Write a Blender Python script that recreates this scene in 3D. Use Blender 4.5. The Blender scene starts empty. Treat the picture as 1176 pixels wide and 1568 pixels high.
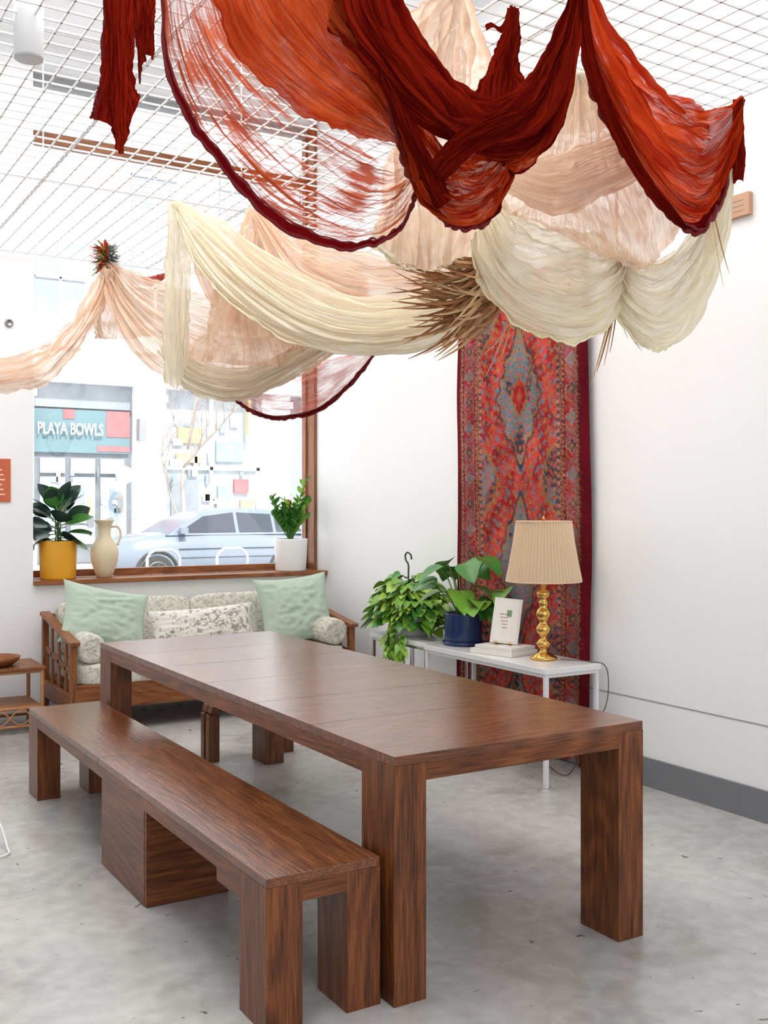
import bpy, math, random
from mathutils import Vector, Matrix, noise
random.seed(7)
sc=bpy.context.scene
try:
    sc.view_settings.view_transform='Standard'
    sc.view_settings.look='None'
    sc.view_settings.exposure=0.24
except Exception: pass
sc.cycles.transparent_max_bounces=32
# ------------------------------------------------------------ helpers
YAW=math.radians(31.2); CH=1.52
Fd=Vector((math.sin(YAW),math.cos(YAW),0)); Rt=Vector((math.cos(YAW),-math.sin(YAW),0))
def S(a,b,d):
    """surveyed room point: bearing, elevation and distance from the survey station -> world metres"""
    return Fd*d+Rt*((a-588)/1600*d)+Vector((0,0,CH+(775-b)/1600*d))
class MB:
    def __init__(s): s.v=[];s.f=[];s.m=[];s.s=[];s.mats=[]
    def mi(s,mat):
        if mat not in s.mats: s.mats.append(mat)
        return s.mats.index(mat)
    def add(s,vs,fs,mat,smooth=False):
        o=len(s.v); s.v+= [tuple(v) for v in vs]; k=s.mi(mat)
        for f in fs: s.f.append([i+o for i in f]); s.m.append(k); s.s.append(smooth)
    def box(s,x0,x1,y0,y1,z0,z1,mat,M=None):
        vs=[Vector(p) for p in [(x0,y0,z0),(x1,y0,z0),(x1,y1,z0),(x0,y1,z0),(x0,y0,z1),(x1,y0,z1),(x1,y1,z1),(x0,y1,z1)]]
        if M: vs=[M@v for v in vs]
        s.add(vs,[(0,3,2,1),(4,5,6,7),(0,1,5,4),(1,2,6,5),(2,3,7,6),(3,0,4,7)],mat)
    def beam(s,a,b,w,h,mat):
        a=Vector(a);b=Vector(b);d=(b-a);L=d.length;d.normalize()
        up=Vector((0,0,1)) if abs(d.z)<.95 else Vector((0,1,0))
        x=d.cross(up).normalized();z=x.cross(d)
        M=Matrix.Translation(a)@Matrix((x,d,z)).transposed().to_4x4()
        s.box(-w/2,w/2,0,L,-h/2,h/2,mat,M)
    def lathe(s,c,prof,mat,n=32,M=None,flute=0,fn=24,cap=True):
        vs=[];fs=[]
        for (r,z) in prof:
            for i in range(n):
                a=2*math.pi*i/n; rr=r*(1+flute*math.cos(a*fn))
                p=Vector((rr*math.cos(a),rr*math.sin(a),z))
                if M: p=M@p
                vs.append(p+Vector(c))
        m=len(prof)
        for j in range(m-1):
            for i in range(n):
                k=(i+1)%n; fs.append((j*n+i,j*n+k,(j+1)*n+k,(j+1)*n+i))
        if cap:
            fs.append(tuple(reversed(range(n)))); fs.append(tuple(range((m-1)*n,m*n)))
        s.add(vs,fs,mat,True)
    def tube(s,pts,r,mat,n=8,taper=None):
        pts=[Vector(p) for p in pts];vs=[];fs=[]
        prev=None
        for i,p in enumerate(pts):
            d=(pts[min(i+1,len(pts)-1)]-pts[max(i-1,0)])
            if d.length<1e-9: d=Vector((0,0,1))
            d.normalize()
            if prev is None:
                up=Vector((0,0,1)) if abs(d.z)<.9 else Vector((1,0,0)); x=d.cross(up).normalized()
            else:
                x=(prev-d*prev.dot(d)).normalized()
            prev=x;y=d.cross(x)
            rr=r if taper is None else (taper(i/(len(pts)-1))*r)
            for k in range(n):
                a=2*math.pi*k/n; vs.append(p+x*math.cos(a)*rr+y*math.sin(a)*rr)
        for j in range(len(pts)-1):
            for k in range(n):
                q=(k+1)%n; fs.append((j*n+k,j*n+q,(j+1)*n+q,(j+1)*n+k))
        fs.append(tuple(reversed(range(n)))); fs.append(tuple(range((len(pts)-1)*n,len(pts)*n)))
        s.add(vs,fs,mat,True)
    def leaf(s,base,d,L,W,mat,shape='ovate',droop=.3,fold=.25,side=None,n=8):
        d=Vector(d).normalized(); up=Vector((0,0,1))
        sd=d.cross(up)
        if sd.length<.05: sd=Vector((1,0,0))
        sd.normalize()
        if side is not None: sd=(Matrix.Rotation(side,3,d)@sd)
        nr=sd.cross(d).normalized()
        vs=[];fs=[]
        for i in range(n+1):
            t=i/n
            if shape=='ovate': w=math.sin(math.pi*min(1,t**.85))**.8
            elif shape=='heart': w=math.sin(math.pi*min(1,(t*.93+.07)**.6))**.7
            else: w=math.sin(math.pi*min(1,t*.9+.05))**.5*(1-t*.5)
            w*=W/2
            c=Vector(base)+d*L*t-up*(droop*L*t*t)
            for k in (-1,-.5,0,.5,1):
                vs.append(c+sd*w*k+nr*(abs(k)*w*fold))
        for i in range(n):
            for k in range(4):
                a=i*5+k; fs.append((a,a+1,a+6,a+5))
        s.add(vs,fs,mat,True)
    def clamp(s,x0=-99,x1=99,y0=-99,y1=99):
        s.v=[(min(x1,max(x0,a)),min(y1,max(y0,b)),c) for a,b,c in s.v]
    def build(s,name,bevel=0,parent=None,subsurf=0,solid=0):
        me=bpy.data.meshes.new(name); me.from_pydata(s.v,[],s.f)
        for m in s.mats: me.materials.append(m)
        me.polygons.foreach_set('material_index',s.m); me.polygons.foreach_set('use_smooth',s.s)
        me.update()
        ob=bpy.data.objects.new(name,me); sc.collection.objects.link(ob)
        if bevel:
            m=ob.modifiers.new('Bevel','BEVEL'); m.width=bevel; m.segments=2; m.limit_method='ANGLE'
        if parent: ob.parent=parent
        return ob
def catmull(P,t):
    n=len(P)-1; x=max(0,min(n-1e-6,t*n)); i=int(x); f=x-i
    p1=P[i];p2=P[i+1];p0=P[i-1] if i>0 else p1*2-p2;p3=P[i+2] if i+2<=n else p2*2-p1
    return .5*((2*p1)+(p2-p0)*f+(2*p0-5*p1+4*p2-p3)*f*f+(3*p1-p0-3*p2+p3)*f*f*f)
# ------------------------------------------------------------ materials
def newmat(name):
    m=bpy.data.materials.new(name); m.use_nodes=True; nt=m.node_tree
    return m,nt,nt.nodes['Principled BSDF'],nt.nodes['Material Output']
def plain(name,c,rough=.6,metal=0,var=.06,scale=12,bump=0,spec=.5):
    m,nt,b,o=newmat(name); N=nt.nodes;L=nt.links
    tc=N.new('ShaderNodeTexCoord');no=N.new('ShaderNodeTexNoise');no.inputs['Scale'].default_value=scale;no.inputs['Detail'].default_value=5
    L.new(tc.outputs['Object'],no.inputs['Vector'])
    mx=N.new('ShaderNodeMix');mx.data_type='RGBA'
    mx.inputs['A'].default_value=[max(0,x*(1-var)) for x in c]+[1];mx.inputs['B'].default_value=[min(1,x*(1+var)) for x in c]+[1]
    L.new(no.outputs['Fac'],mx.inputs['Factor']);L.new(mx.outputs['Result'],b.inputs['Base Color'])
    b.inputs['Roughness'].default_value=rough;b.inputs['Metallic'].default_value=metal;b.inputs['Specular IOR Level'].default_value=spec
    if bump:
        bp=N.new('ShaderNodeBump');bp.inputs['Strength'].default_value=bump;bp.inputs['Distance'].default_value=.01
        L.new(no.outputs['Fac'],bp.inputs['Height']);L.new(bp.outputs['Normal'],b.inputs['Normal'])
    return m
def wood(name,axis,dark,mid,light,rough=.34,ring=.18,bump=.25,spec=.4,coat=0):
    m,nt,b,o=newmat(name);N=nt.nodes;L=nt.links
    tc=N.new('ShaderNodeTexCoord')
    def mapn(a,bb):
        mp=N.new('ShaderNodeMapping'); mp.inputs['Scale'].default_value=[a if i==axis else bb for i in range(3)]
        L.new(tc.outputs['Object'],mp.inputs['Vector']);return mp
    def nz(a,bb,det,dist=0):
        n=N.new('ShaderNodeTexNoise');n.inputs['Scale'].default_value=1;n.inputs['Detail'].default_value=det;n.inputs['Distortion'].default_value=dist;L.new(mapn(a,bb).outputs[0],n.inputs['Vector']);return n.outputs['Fac']
    n1=nz(.6,4.0,1)
    k=N.new('ShaderNodeMath');k.operation='MULTIPLY';k.inputs[1].default_value=100;L.new(n1,k.inputs[0])
    sn=N.new('ShaderNodeMath');sn.operation='SINE';L.new(k.outputs[0],sn.inputs[0])
    n2=nz(9,210,3);n3=nz(.9,2.5,3);n4=nz(3.5,55,3,.2)
    a1=N.new('ShaderNodeMath');a1.operation='MULTIPLY_ADD';L.new(sn.outputs[0],a1.inputs[0]);a1.inputs[1].default_value=ring*.5;L.new(n2,a1.inputs[2])
    a1b=N.new('ShaderNodeMath');a1b.operation='MULTIPLY_ADD';L.new(n4,a1b.inputs[0]);a1b.inputs[1].default_value=.5;L.new(a1.outputs[0],a1b.inputs[2])
    a2=N.new('ShaderNodeMath');a2.operation='MULTIPLY_ADD';L.new(n3,a2.inputs[0]);a2.inputs[1].default_value=.40;L.new(a1b.outputs[0],a2.inputs[2])
    mr=N.new('ShaderNodeMapRange');mr.inputs[1].default_value=.55;mr.inputs[2].default_value=1.34;L.new(a2.outputs[0],mr.inputs[0])
    r=N.new('ShaderNodeValToRGB');e=r.color_ramp.elements
    e[0].position=.08;e[0].color=dark+(1,);e[1].position=.95;e[1].color=light+(1,)
    q=e.new(.5);q.color=mid+(1,)
    L.new(mr.outputs[0],r.inputs[0]);L.new(r.outputs[0],b.inputs['Base Color'])
    bp=N.new('ShaderNodeBump');bp.inputs['Strength'].default_value=bump;bp.inputs['Distance'].default_value=.002
    L.new(a1b.outputs[0],bp.inputs['Height']);L.new(bp.outputs[0],b.inputs['Normal'])
    b.inputs['Roughness'].default_value=rough;b.inputs['Specular IOR Level'].default_value=spec
    if coat:
        b.inputs['Coat Weight'].default_value=coat;b.inputs['Coat Roughness'].default_value=.14;L.new(bp.outputs[0],b.inputs['Coat Normal'])
    return m
WD=((.040,.011,.0035),(.140,.041,.0115),(.27,.090,.027))
wx=wood('oak_x',0,*WD);wy=wood('oak_y',1,*WD);wz=wood('oak_z',2,*WD,ring=.20)
wxt=wood('oak_top_x',0,*WD,rough=.22,ring=.18,bump=.40,spec=.55,coat=.25);wyt=wood('oak_top_y',1,*WD,rough=.24,ring=.14,bump=.40,spec=.55,coat=.2)
OD=((.09,.027,.009),(.24,.080,.024),(.36,.14,.048))
ox=wood('teak_x',0,*OD,rough=.4);oy=wood('teak_y',1,*OD,rough=.4);oz=wood('teak_z',2,*OD,rough=.4)
def cloth(name,c1,c2,hem=None,a_hi=.97,a_lo=.7,lo=.78,hi=1.02,threads=110,hemw=.03,trans=.55,sn=2.0,bs=.6):
    m,nt,b,o=newmat(name);N=nt.nodes;L=nt.links;N.remove(b)
    uv=N.new('ShaderNodeUVMap');uv.uv_map='UVMap'
    def nz(sx,sy,det,dist=0):
        mp=N.new('ShaderNodeMapping');mp.inputs['Scale'].default_value=(sx,sy,1);L.new(uv.outputs[0],mp.inputs['Vector'])
        n=N.new('ShaderNodeTexNoise');n.inputs['Scale'].default_value=1;n.inputs['Detail'].default_value=det;n.inputs['Distortion'].default_value=dist
        L.new(mp.outputs[0],n.inputs['Vector']);return n.outputs['Fac']
    big=nz(sn*2.0,sn*1.5,3,.6);thr=nz(9,threads,3,.5);fold=nz(2.5,30,4,.6);cr=nz(14,60,3,.8)
    mx=N.new('ShaderNodeMix');mx.data_type='RGBA';mx.inputs['A'].default_value=c1+(1,);mx.inputs['B'].default_value=c2+(1,)
    r0=N.new('ShaderNodeMapRange');r0.inputs[1].default_value=.38;r0.inputs[2].default_value=.6;L.new(fold,r0.inputs[0]);L.new(r0.outputs[0],mx.inputs['Factor'])
    col=mx.outputs['Result']
    ad=N.new('ShaderNodeMath');ad.operation='MULTIPLY_ADD';L.new(big,ad.inputs[0]);ad.inputs[1].default_value=.8;L.new(thr,ad.inputs[2])
    mr=N.new('ShaderNodeMapRange');mr.inputs[1].default_value=lo;mr.inputs[2].default_value=hi
    mr.inputs[3].default_value=a_hi;mr.inputs[4].default_value=a_lo
    L.new(ad.outputs[0],mr.inputs[0]);al=mr.outputs[0]
    sx=N.new('ShaderNodeSeparateXYZ');L.new(uv.outputs[0],sx.inputs[0])
    if hem:
        lt=N.new('ShaderNodeMath');lt.operation='LESS_THAN';lt.inputs[1].default_value=hemw;L.new(sx.outputs['Y'],lt.inputs[0])
        m2=N.new('ShaderNodeMix');m2.data_type='RGBA';L.new(lt.outputs[0],m2.inputs['Factor']);L.new(col,m2.inputs['A']);m2.inputs['B'].default_value=hem+(1,);col=m2.outputs['Result']
        mm=N.new('ShaderNodeMath');mm.operation='MAXIMUM';L.new(al,mm.inputs[0]);L.new(lt.outputs[0],mm.inputs[1]);al=mm.outputs[0]
    df=N.new('ShaderNodeBsdfDiffuse');tl=N.new('ShaderNodeBsdfTranslucent');L.new(col,df.inputs[0]);L.new(col,tl.inputs[0])
    hs=N.new('ShaderNodeMath');hs.operation='MULTIPLY_ADD';L.new(cr,hs.inputs[0]);hs.inputs[1].default_value=.9;L.new(thr,hs.inputs[2])
    hs2=N.new('ShaderNodeMath');hs2.operation='MULTIPLY_ADD';L.new(fold,hs2.inputs[0]);hs2.inputs[1].default_value=2.0;L.new(hs.outputs[0],hs2.inputs[2])
    bp=N.new('ShaderNodeBump');bp.inputs['Strength'].default_value=bs;bp.inputs['Distance'].default_value=.015
    L.new(hs2.outputs[0],bp.inputs['Height']);L.new(bp.outputs[0],df.inputs['Normal'])
    ms=N.new('ShaderNodeMixShader');ms.inputs[0].default_value=trans;L.new(df.outputs[0],ms.inputs[1]);L.new(tl.outputs[0],ms.inputs[2])
    tr=N.new('ShaderNodeBsdfTransparent');m3=N.new('ShaderNodeMixShader');L.new(al,m3.inputs[0]);L.new(tr.outputs[0],m3.inputs[1]);L.new(ms.outputs[0],m3.inputs[2])
    L.new(m3.outputs[0],o.inputs['Surface'])
    return m
HEMR=(.15,.004,.006)
c_sheer=cloth('gauze_rust_sheer',(.50,.060,.018),(.66,.14,.05),HEMR,a_hi=.96,a_lo=.10,lo=.76,hi=.97,threads=75,hemw=.02,sn=2.6)
c_orange=cloth('gauze_orange',(.44,.045,.010),(.64,.115,.030),None,a_hi=1,a_lo=.86,lo=.85,hi=1.1)
c_crim=cloth('gauze_crimson',(.14,.005,.004),(.35,.020,.007),None,a_hi=1,a_lo=1,trans=.42,bs=.8)
c_redor=cloth('gauze_redorange',(.34,.016,.006),(.64,.072,.016),HEMR,a_hi=1,a_lo=.84,lo=.85,hi=1.1,hemw=.09)
c_peach=cloth('gauze_peach',(.88,.64,.48),(.92,.77,.63),None,a_hi=.95,a_lo=.62,lo=.78,hi=1.1)
c_cream=cloth('gauze_cream',(.93,.86,.67),(.95,.91,.79),None,a_hi=.97,a_lo=.66,lo=.8,hi=1.15,trans=.5)
c_pink=cloth('gauze_pink_sheer',(.66,.14,.11),(.8,.36,.3),HEMR,a_hi=.8,a_lo=.2,hemw=.08)
# ------------------------------------------------------------ drapes
def drape(name,strands,mat,amp=.02,freq=5,seed=0,nu=110,nv=70,hem=0,hem_mat=None):
    rows=[]
    for st in strands:
        d=[p[2] if len(p)>2 else None for p in st]
        n=len(st)
        if d[0] is None: d[0]=4
        for i in range(n):
            if d[i] is None:
                nx=[k for k in range(i+1,n) if d[k] is not None]
                d[i]=d[i-1] if not nx else d[i-1]+(d[nx[0]]-d[i-1])/(nx[0]-i+1)
        rows.append([S(st[i][0],st[i][1],d[i]) for i in range(n)])
    G=[[None]*(nv+1) for _ in range(nu+1)]
    for i in range(nu+1):
        u=i/nu; C=[catmull(r,u) for r in rows]
        for j in range(nv+1):
            v=j/nv
            v2=v+.035*noise.noise(Vector((u*4,v*3,seed+30)))*math.sin(math.pi*v)
            G[i][j]=catmull(C,v2)
    rnd=random.Random(seed);ph=[rnd.random()*6.28 for _ in range(6)]
    vs=[];fs=[]
    for i in range(nu+1):
        for j in range(nv+1):
            u=i/nu;v=j/nv
            du=G[min(i+1,nu)][j]-G[max(i-1,0)][j];dv=G[i][min(j+1,nv)]-G[i][max(j-1,0)]
            nn=du.cross(dv)
            nn=nn.normalized() if nn.length>1e-9 else Vector((0,-1,0))
            wob=noise.noise(Vector((u*2.8,v*1.8,seed)))*2.6
            wob2=noise.noise(Vector((u*4.6,v*2.6,seed+50)))*3.2
            wid=min(1,(G[i][0]-G[i][nv]).length/.35+.25)
            h=(1.4*abs(math.sin(3.1416*freq*v+ph[0]+wob))-.7)*.6+math.sin(6.283*freq*1.9*v+ph[1]+wob2)*.30+math.sin(6.283*freq*4.3*v+ph[2]+wob*2+u*3)*.15
            h+=noise.noise(Vector((u*7,v*28,seed+5)))*.40+noise.noise(Vector((u*18,v*14,seed+9)))*.24+noise.noise(Vector((u*32,v*34,seed+19)))*.15
            p=G[i][j]+nn*h*amp*wid
            if v<.1 or v>.9:
                e=(1-min(v,1-v)/.1)
                dn=dv.normalized() if dv.length>1e-9 else Vector((0,0,0))
                p=p+dn*e*amp*(.6*noise.noise(Vector((u*12,seed,v*2)))+.3*noise.noise(Vector((u*36,seed,v*2))))*wid
            p.z=min(p.z,3.32)
            vs.append(p)
    uvs=[]
    for i in range(nu):
        for j in range(nv):
            a=i*(nv+1)+j; fs.append((a,a+1,a+nv+2,a+nv+1)); uvs.append(((i,j),(i,j+1),(i+1,j+1),(i+1,j)))
    me=bpy.data.meshes.new(name);me.from_pydata(vs,[],fs);me.materials.append(mat)
    ul=me.uv_layers.new(name='UVMap')
    flat=[]
    for q in uvs:
        for (a,b) in q: flat+=[a/nu,b/nv]
    ul.data.foreach_set('uv',flat)
    me.polygons.foreach_set('use_smooth',[True]*len(me.polygons))
    ob=bpy.data.objects.new(name,me);sc.collection.objects.link(ob)
    if hem:
        mb=MB();pts=[vs[i*(nv+1)] for i in range(nu+1)]
        mb.tube([Vector(p)+Vector((0,0,noise.noise(Vector((i*.3,seed,0)))*.006)) for i,p in enumerate(pts)],hem,hem_mat,6,lambda t:.6+1.0*abs(noise.noise(Vector((t*25,seed,1)))))
        pts=[vs[i*(nv+1)+3] for i in range(nu+1)]
        mb.tube([Vector(p)+Vector((0,0,noise.noise(Vector((i*.25,seed,4)))*.010)) for i,p in enumerate(pts)],hem*.6,hem_mat,6,lambda t:.5+1.0*abs(noise.noise(Vector((t*25,seed,7)))))
        mb.build('hem',parent=ob)
    return ob
hm=plain('hem_crimson',(.15,.004,.006),.9)
hc=plain('hem_cream',(.90,.82,.58),.9)
F='fabric_drape'
drape(F,[[(238,-70,3.3),(262,110,3.2),(310,215,3.15),(400,320,3.1),(510,376,3.1),(590,368,3.15),(632,315,3.25),(642,262,3.35)],
 [(275,-70,3.3),(300,60),(365,165,3.25),(450,250,3.2),(540,305,3.2),(598,305,3.25),(630,275,3.3),(645,245,3.35)],
 [(350,-70,3.35),(390,30,3.4),(450,105,3.4),(520,170,3.35),(580,210),(620,225),(638,225),(648,225,3.37)],
 [(470,-70,3.38),(500,-10,3.45),(535,50,3.45),(570,105,3.4),(600,155),(620,185),(636,200),(648,205,3.4)]],c_sheer,.028,5,1,170,130,.008,hm)
drape(F,[[(300,-70,3.3),(355,70,3.28),(440,160,3.25),(520,200),(585,215),(630,235,3.3)],
 [(420,-70,3.3),(450,0),(500,70,3.25),(550,120),(590,170),(632,222,3.3)],
 [(520,-60,3.35),(530,0),(555,60,3.3),(585,110),(610,160),(640,210,3.32)]],c_orange,.035,3.5,2,130,90)
drape(F,[[(157,-70,3.3),(160,60),(155,130),(141,182,3.3)],[(166,-70,3.26),(170,60),(166,140),(172,195,3.26)],[(182,-70,3.28),(184,60),(184,160),(184,236,3.28)],[(205,-70,3.34),(203,50),(206,130),(214,150,3.34)]],c_crim,.030,3,3,120,60,.006,hm)
drape(F,[[(206,-70,3.34),(206,10),(209,60),(214,128,3.34)],[(220,-70,3.3),(222,0),(222,40),(224,85,3.3)],[(242,-70,3.34),(240,0),(236,40),(234,92,3.34)]],c_crim,.02,3,33,60,40,.005,hm)
drape(F,[[(505,-30,3.35),(512,45,3.3),(560,100,3.22),(620,165,3.15),(690,215,3.1),(770,248,3.1),(825,235,3.15),(855,180,3.2),(880,60,3.4),(888,-40,3.45)],
 [(550,-50,3.35),(570,20,3.25),(610,90,3.15),(660,150,3.08),(710,190,3.04),(770,200,3.05),(820,170,3.1),(850,110,3.2),(872,40,3.35),(886,-40,3.45)],
 [(600,-60,3.38),(622,10,3.35),(655,75,3.28),(700,130,3.2),(745,155,3.18),(780,150,3.2),(820,120,3.22),(848,75,3.3),(868,10,3.4),(884,-50,3.45)]],c_crim,.045,3,4,170,110)
drape(F,[[(588,130,3.3),(618,235,3.2),(652,310,3.12),(700,347,3.08),(745,335,3.1),(775,290,3.15),(792,235,3.2)],
 [(600,130,3.28),(632,220,3.18),(662,275,3.1),(700,300,3.05),(740,290,3.07),(768,260,3.12),(788,225,3.18)],
 [(615,130,3.3),(650,190,3.3),(678,220,3.25),(705,225,3.22),(735,225),(765,220),(785,212,3.2)]],c_redor,.036,3,5,130,90,.012,hm)
drape(F,[[(760,245,3.16),(790,270,3.14),(825,240,3.16),(850,190,3.2),(868,110,3.3)],[(765,235,3.12),(792,245,3.1),(822,215,3.12),(845,165,3.18),(864,100,3.28)],[(772,222,3.12),(795,222,3.1),(818,195,3.13),(840,145,3.2),(860,90,3.3)]],c_redor,.025,2.5,60,80,50)
drape(F,[[(575,110,3.2),(602,175,3.1),(632,240,3.08),(655,300,3.05),(668,320,3.05)],[(588,115,3.15),(614,172,3.05),(642,232,3.02),(665,285,3.0),(680,315,3.02)],[(600,118,3.2),(627,172,3.12),(653,228,3.1),(676,272,3.05),(690,305,3.05)]],c_crim,.02,2,40,80,40)
drape(F,[[(640,270,3.06),(668,235,3.02),(700,205,3.0),(740,182,3.0),(790,165,3.04)],[(652,285,3.05),(682,250,2.98),(712,222,2.97),(752,200,2.98),(800,178,3.04)],[(662,297,3.08),(692,265,3.03),(722,240,3.0),(760,218,3.0),(808,192,3.05)]],c_crim,.025,2.5,41,80,50)
drape(F,[[(780,14,3.55),(765,60,3.5),(745,110,3.4),(712,165,3.3)],[(785,10,3.5),(780,70,3.4),(770,120,3.32),(765,172,3.2)],[(791,14,3.58),(794,60),(794,110),(818,150,3.3)]],c_crim,.03,3,6)
drape(F,[[(742,38,3.6),(752,34),(766,40),(778,20,3.56)],[(745,48,3.6),(755,42),(768,50),(779,30,3.56)]],c_crim,.01,2,42,30,12)
drape(F,[[(884,-40,3.45),(896,90,3.5),(935,190,3.55),(990,290,3.6),(1048,352,3.7),(1085,335,3.8),(1118,255,4.1),(1136,152,4.5)],
 [(888,-40,3.45),(915,70),(970,170,3.5),(1020,240,3.6),(1065,275,3.7),(1095,260,3.85),(1120,205,4.15),(1137,150,4.5)],
 [(895,-45,3.45),(935,50,3.6),(985,110,3.8),(1030,145,4.0),(1065,158,4.15),(1095,162,4.25),(1120,157,4.4),(1138,148,4.5)]],c_redor,.036,3.5,7,150,100,.012,hm)
drape(F,[[(882,-40,3.42),(892,90,3.42),(925,185,3.45),(975,275,3.5),(1025,335,3.6),(1050,352,3.68)],[(896,-40,3.4),(912,80,3.4),(948,180,3.42),(994,268,3.48),(1033,320,3.58),(1052,347,3.66)]],c_crim,.022,1.5,43,110,30)
drape(F,[[(1124,152,4.5),(1122,200),(1119,240),(1124,282,4.45)],[(1132,152,4.45),(1130,200),(1131,250),(1131,275,4.4)],[(1140,152,4.5),(1138,190),(1141,240),(1138,278,4.45)]],c_crim,.02,3,8,60,40)
drape(F,[[(690,-20,3.55),(635,20,3.7),(612,110,3.85),(600,240,3.95),(580,375,4.05)],[(700,-20,3.5),(670,60,3.6),(655,190,3.7),(640,300,3.85),(640,410,3.95)],[(708,-20,3.5),(705,80,3.6),(700,190,3.7),(700,300,3.85),(690,402,3.95)],[(715,-20,3.55),(742,70,3.7),(755,150,3.85),(760,260,3.95),(730,350,4.05)]],c_peach,.04,4,9,120,90)
drape(F,[[(884,112,4.3),(820,180,4.25),(775,250,4.2),(745,320,4.2)],[(885,114,4.28),(850,200,4.15),(835,290,4.1),(830,345,4.1)],[(886,115,4.28),(890,200,4.1),(900,310,4.0),(920,390,4.0)],[(887,115,4.28),(925,200,4.15),(970,310,4.05),(990,410,4.05)],[(889,115,4.28),(960,185,4.2),(1020,260,4.15),(1045,345,4.15)],[(892,113,4.3),(985,170,4.3),(1070,225,4.35),(1110,270,4.4)]],c_peach,.034,7,10,130,120)
drape(F,[[(770,290,4.1),(850,330,4.0),(930,300,3.98),(1000,265,4.05),(1060,240,4.2)],[(775,265,4.1),(850,280,4.0),(925,255,3.98),(990,225,4.05),(1050,215,4.2)],[(785,240,4.12),(850,235,4.05),(920,210,4.03),(980,190,4.1),(1030,190,4.22)]],c_peach,.03,3,44,90,60)
drape(F,[[(866,125,4.32),(862,165,4.28),(850,205,4.25)],[(886,106,4.28),(888,150),(880,205,4.2)],[(905,118,4.32),(912,155),(925,200,4.25)]],c_cream,.03,3,21,50,50)
drape(F,[[(712,320,4.2),(732,420,4.1),(780,490,4.0),(860,522,3.97),(920,510,4.0),(952,460,4.05),(965,395,4.15)],
 [(735,310,4.2),(765,390,4.0),(810,430,3.95),(865,445,3.92),(910,440,3.95),(940,425,4.0),(963,390,4.15)],
 [(760,300,4.2),(790,330,4.15),(830,345),(870,350),(900,360),(930,378),(960,385,4.18)]],c_cream,.038,5,11,150,110,.007,hc)
drape(F,[[(930,400,4.1),(952,490,4.05),(1000,537,3.98),(1045,520,4.05),(1085,450,4.2),(1112,350,4.4),(1124,240,4.5),(1130,160,4.55)],
 [(940,392,4.1),(968,450,4.0),(1010,470,3.95),(1050,440,4.02),(1080,385,4.15),(1105,310,4.35),(1122,225,4.5),(1130,158,4.55)],
 [(948,385,4.12),(982,402,4.1),(1015,397,4.1),(1050,365,4.15),(1080,320,4.25),(1103,270,4.4),(1120,215,4.5),(1130,155,4.55)]],c_cream,.038,5,12,150,110,.007,hc)
drape(F,[[(565,372,4.2),(605,402,4.1),(650,414,4.05),(692,400,4.1),(728,345,4.2)],[(570,355,4.2),(615,370,4.1),(655,370,4.05),(692,358,4.1),(730,325,4.2)],[(580,335,4.25),(620,330),(660,325),(695,315),(735,300,4.25)]],c_cream,.03,4,45,90,60,.007,hc)
drape(F,[[(382,330,5.9),(430,440,5.5),(500,500,5.1),(600,515,4.7),(690,490,4.45),(765,430,4.35)],[(392,325,5.9),(450,400,5.5),(520,440,5.1),(610,450,4.75),(690,430,4.5),(765,385,4.4)],[(405,325,5.9),(465,365,5.6),(540,383,5.2),(620,392,4.85),(690,370,4.6),(765,330,4.5)]],c_peach,.045,4,46,130,90)
drape(F,[[(262,312,6.05),(300,400,5.7),(360,470,5.4),(440,520,5.1),(540,542,4.8),(640,535,4.5),(710,500,4.3),(760,440,4.2),(785,370,4.2)],
 [(266,310,6.05),(325,375,5.7),(390,435,5.35),(460,482,5.0),(545,505,4.7),(640,497,4.4),(700,465,4.25),(745,410,4.2),(780,345,4.2)],
 [(272,308,6.08),(340,340,5.8),(400,385,5.5),(470,425,5.2),(550,455,4.9),(640,455,4.6),(695,420,4.4),(738,360,4.3),(772,305,4.25)]],c_cream,.042,4,13,170,110,.007,hc)
drape(F,[[(260,312,6.05),(254,400),(249,500),(254,585,6.0)],[(268,310,6.0),(270,400),(270,500),(272,594,5.95)],[(277,314,6.05),(291,400),(290,500),(287,555,6.0)]],c_cream,.04,2.5,14,90,50)
drape(F,[[(384,322,6.0),(345,400,5.9),(318,480,5.8),(290,550,5.8)],[(388,318,5.98),(380,410,5.8),(375,490,5.7),(380,560,5.7)],[(394,318,5.98),(410,400,5.8),(435,480,5.7),(460,555,5.65)],[(400,322,6.0),(440,390,5.9),(480,440,5.8),(520,490,5.7)]],c_peach,.065,4,15,110,90)
drape(F,[[(285,380,6.2),(330,470,6.0),(385,500,5.95),(430,470,5.9)],[(300,350,6.2),(345,420,6.0),(390,450,5.95),(430,430,5.9)],[(325,345,6.2),(360,380,6.0),(395,400,5.95),(425,390,5.9)]],c_peach,.05,3,47,60,60)
drape(F,[[(160,412,7.05),(175,480,6.8),(215,550,6.5),(290,600,6.2),(370,613,6.0),(440,585,5.8),(500,545,5.6),(570,500,5.4)],
 [(165,405,7.05),(200,455,6.8),(250,500,6.5),(310,535,6.2),(380,545,6.0),(440,525,5.8),(500,495,5.6),(565,450,5.4)],
 [(172,400,7.05),(225,425,6.8),(270,440,6.5),(320,450,6.3),(380,450,6.1),(430,430,5.9),(490,410,5.7),(555,400,5.5)]],c_peach,.06,5,16,160,100)
drape(F,[[(240,540,6.3),(290,600,6.1),(360,614,5.95),(430,588,5.75),(505,540,5.55)],[(250,530,6.3),(295,575,6.1),(360,590,5.9),(425,567,5.7),(500,525,5.55)],[(262,520,6.35),(300,552,6.15),(362,562,5.95),(425,542,5.75),(495,508,5.6)]],c_cream,.04,3,48,110,60)
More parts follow.
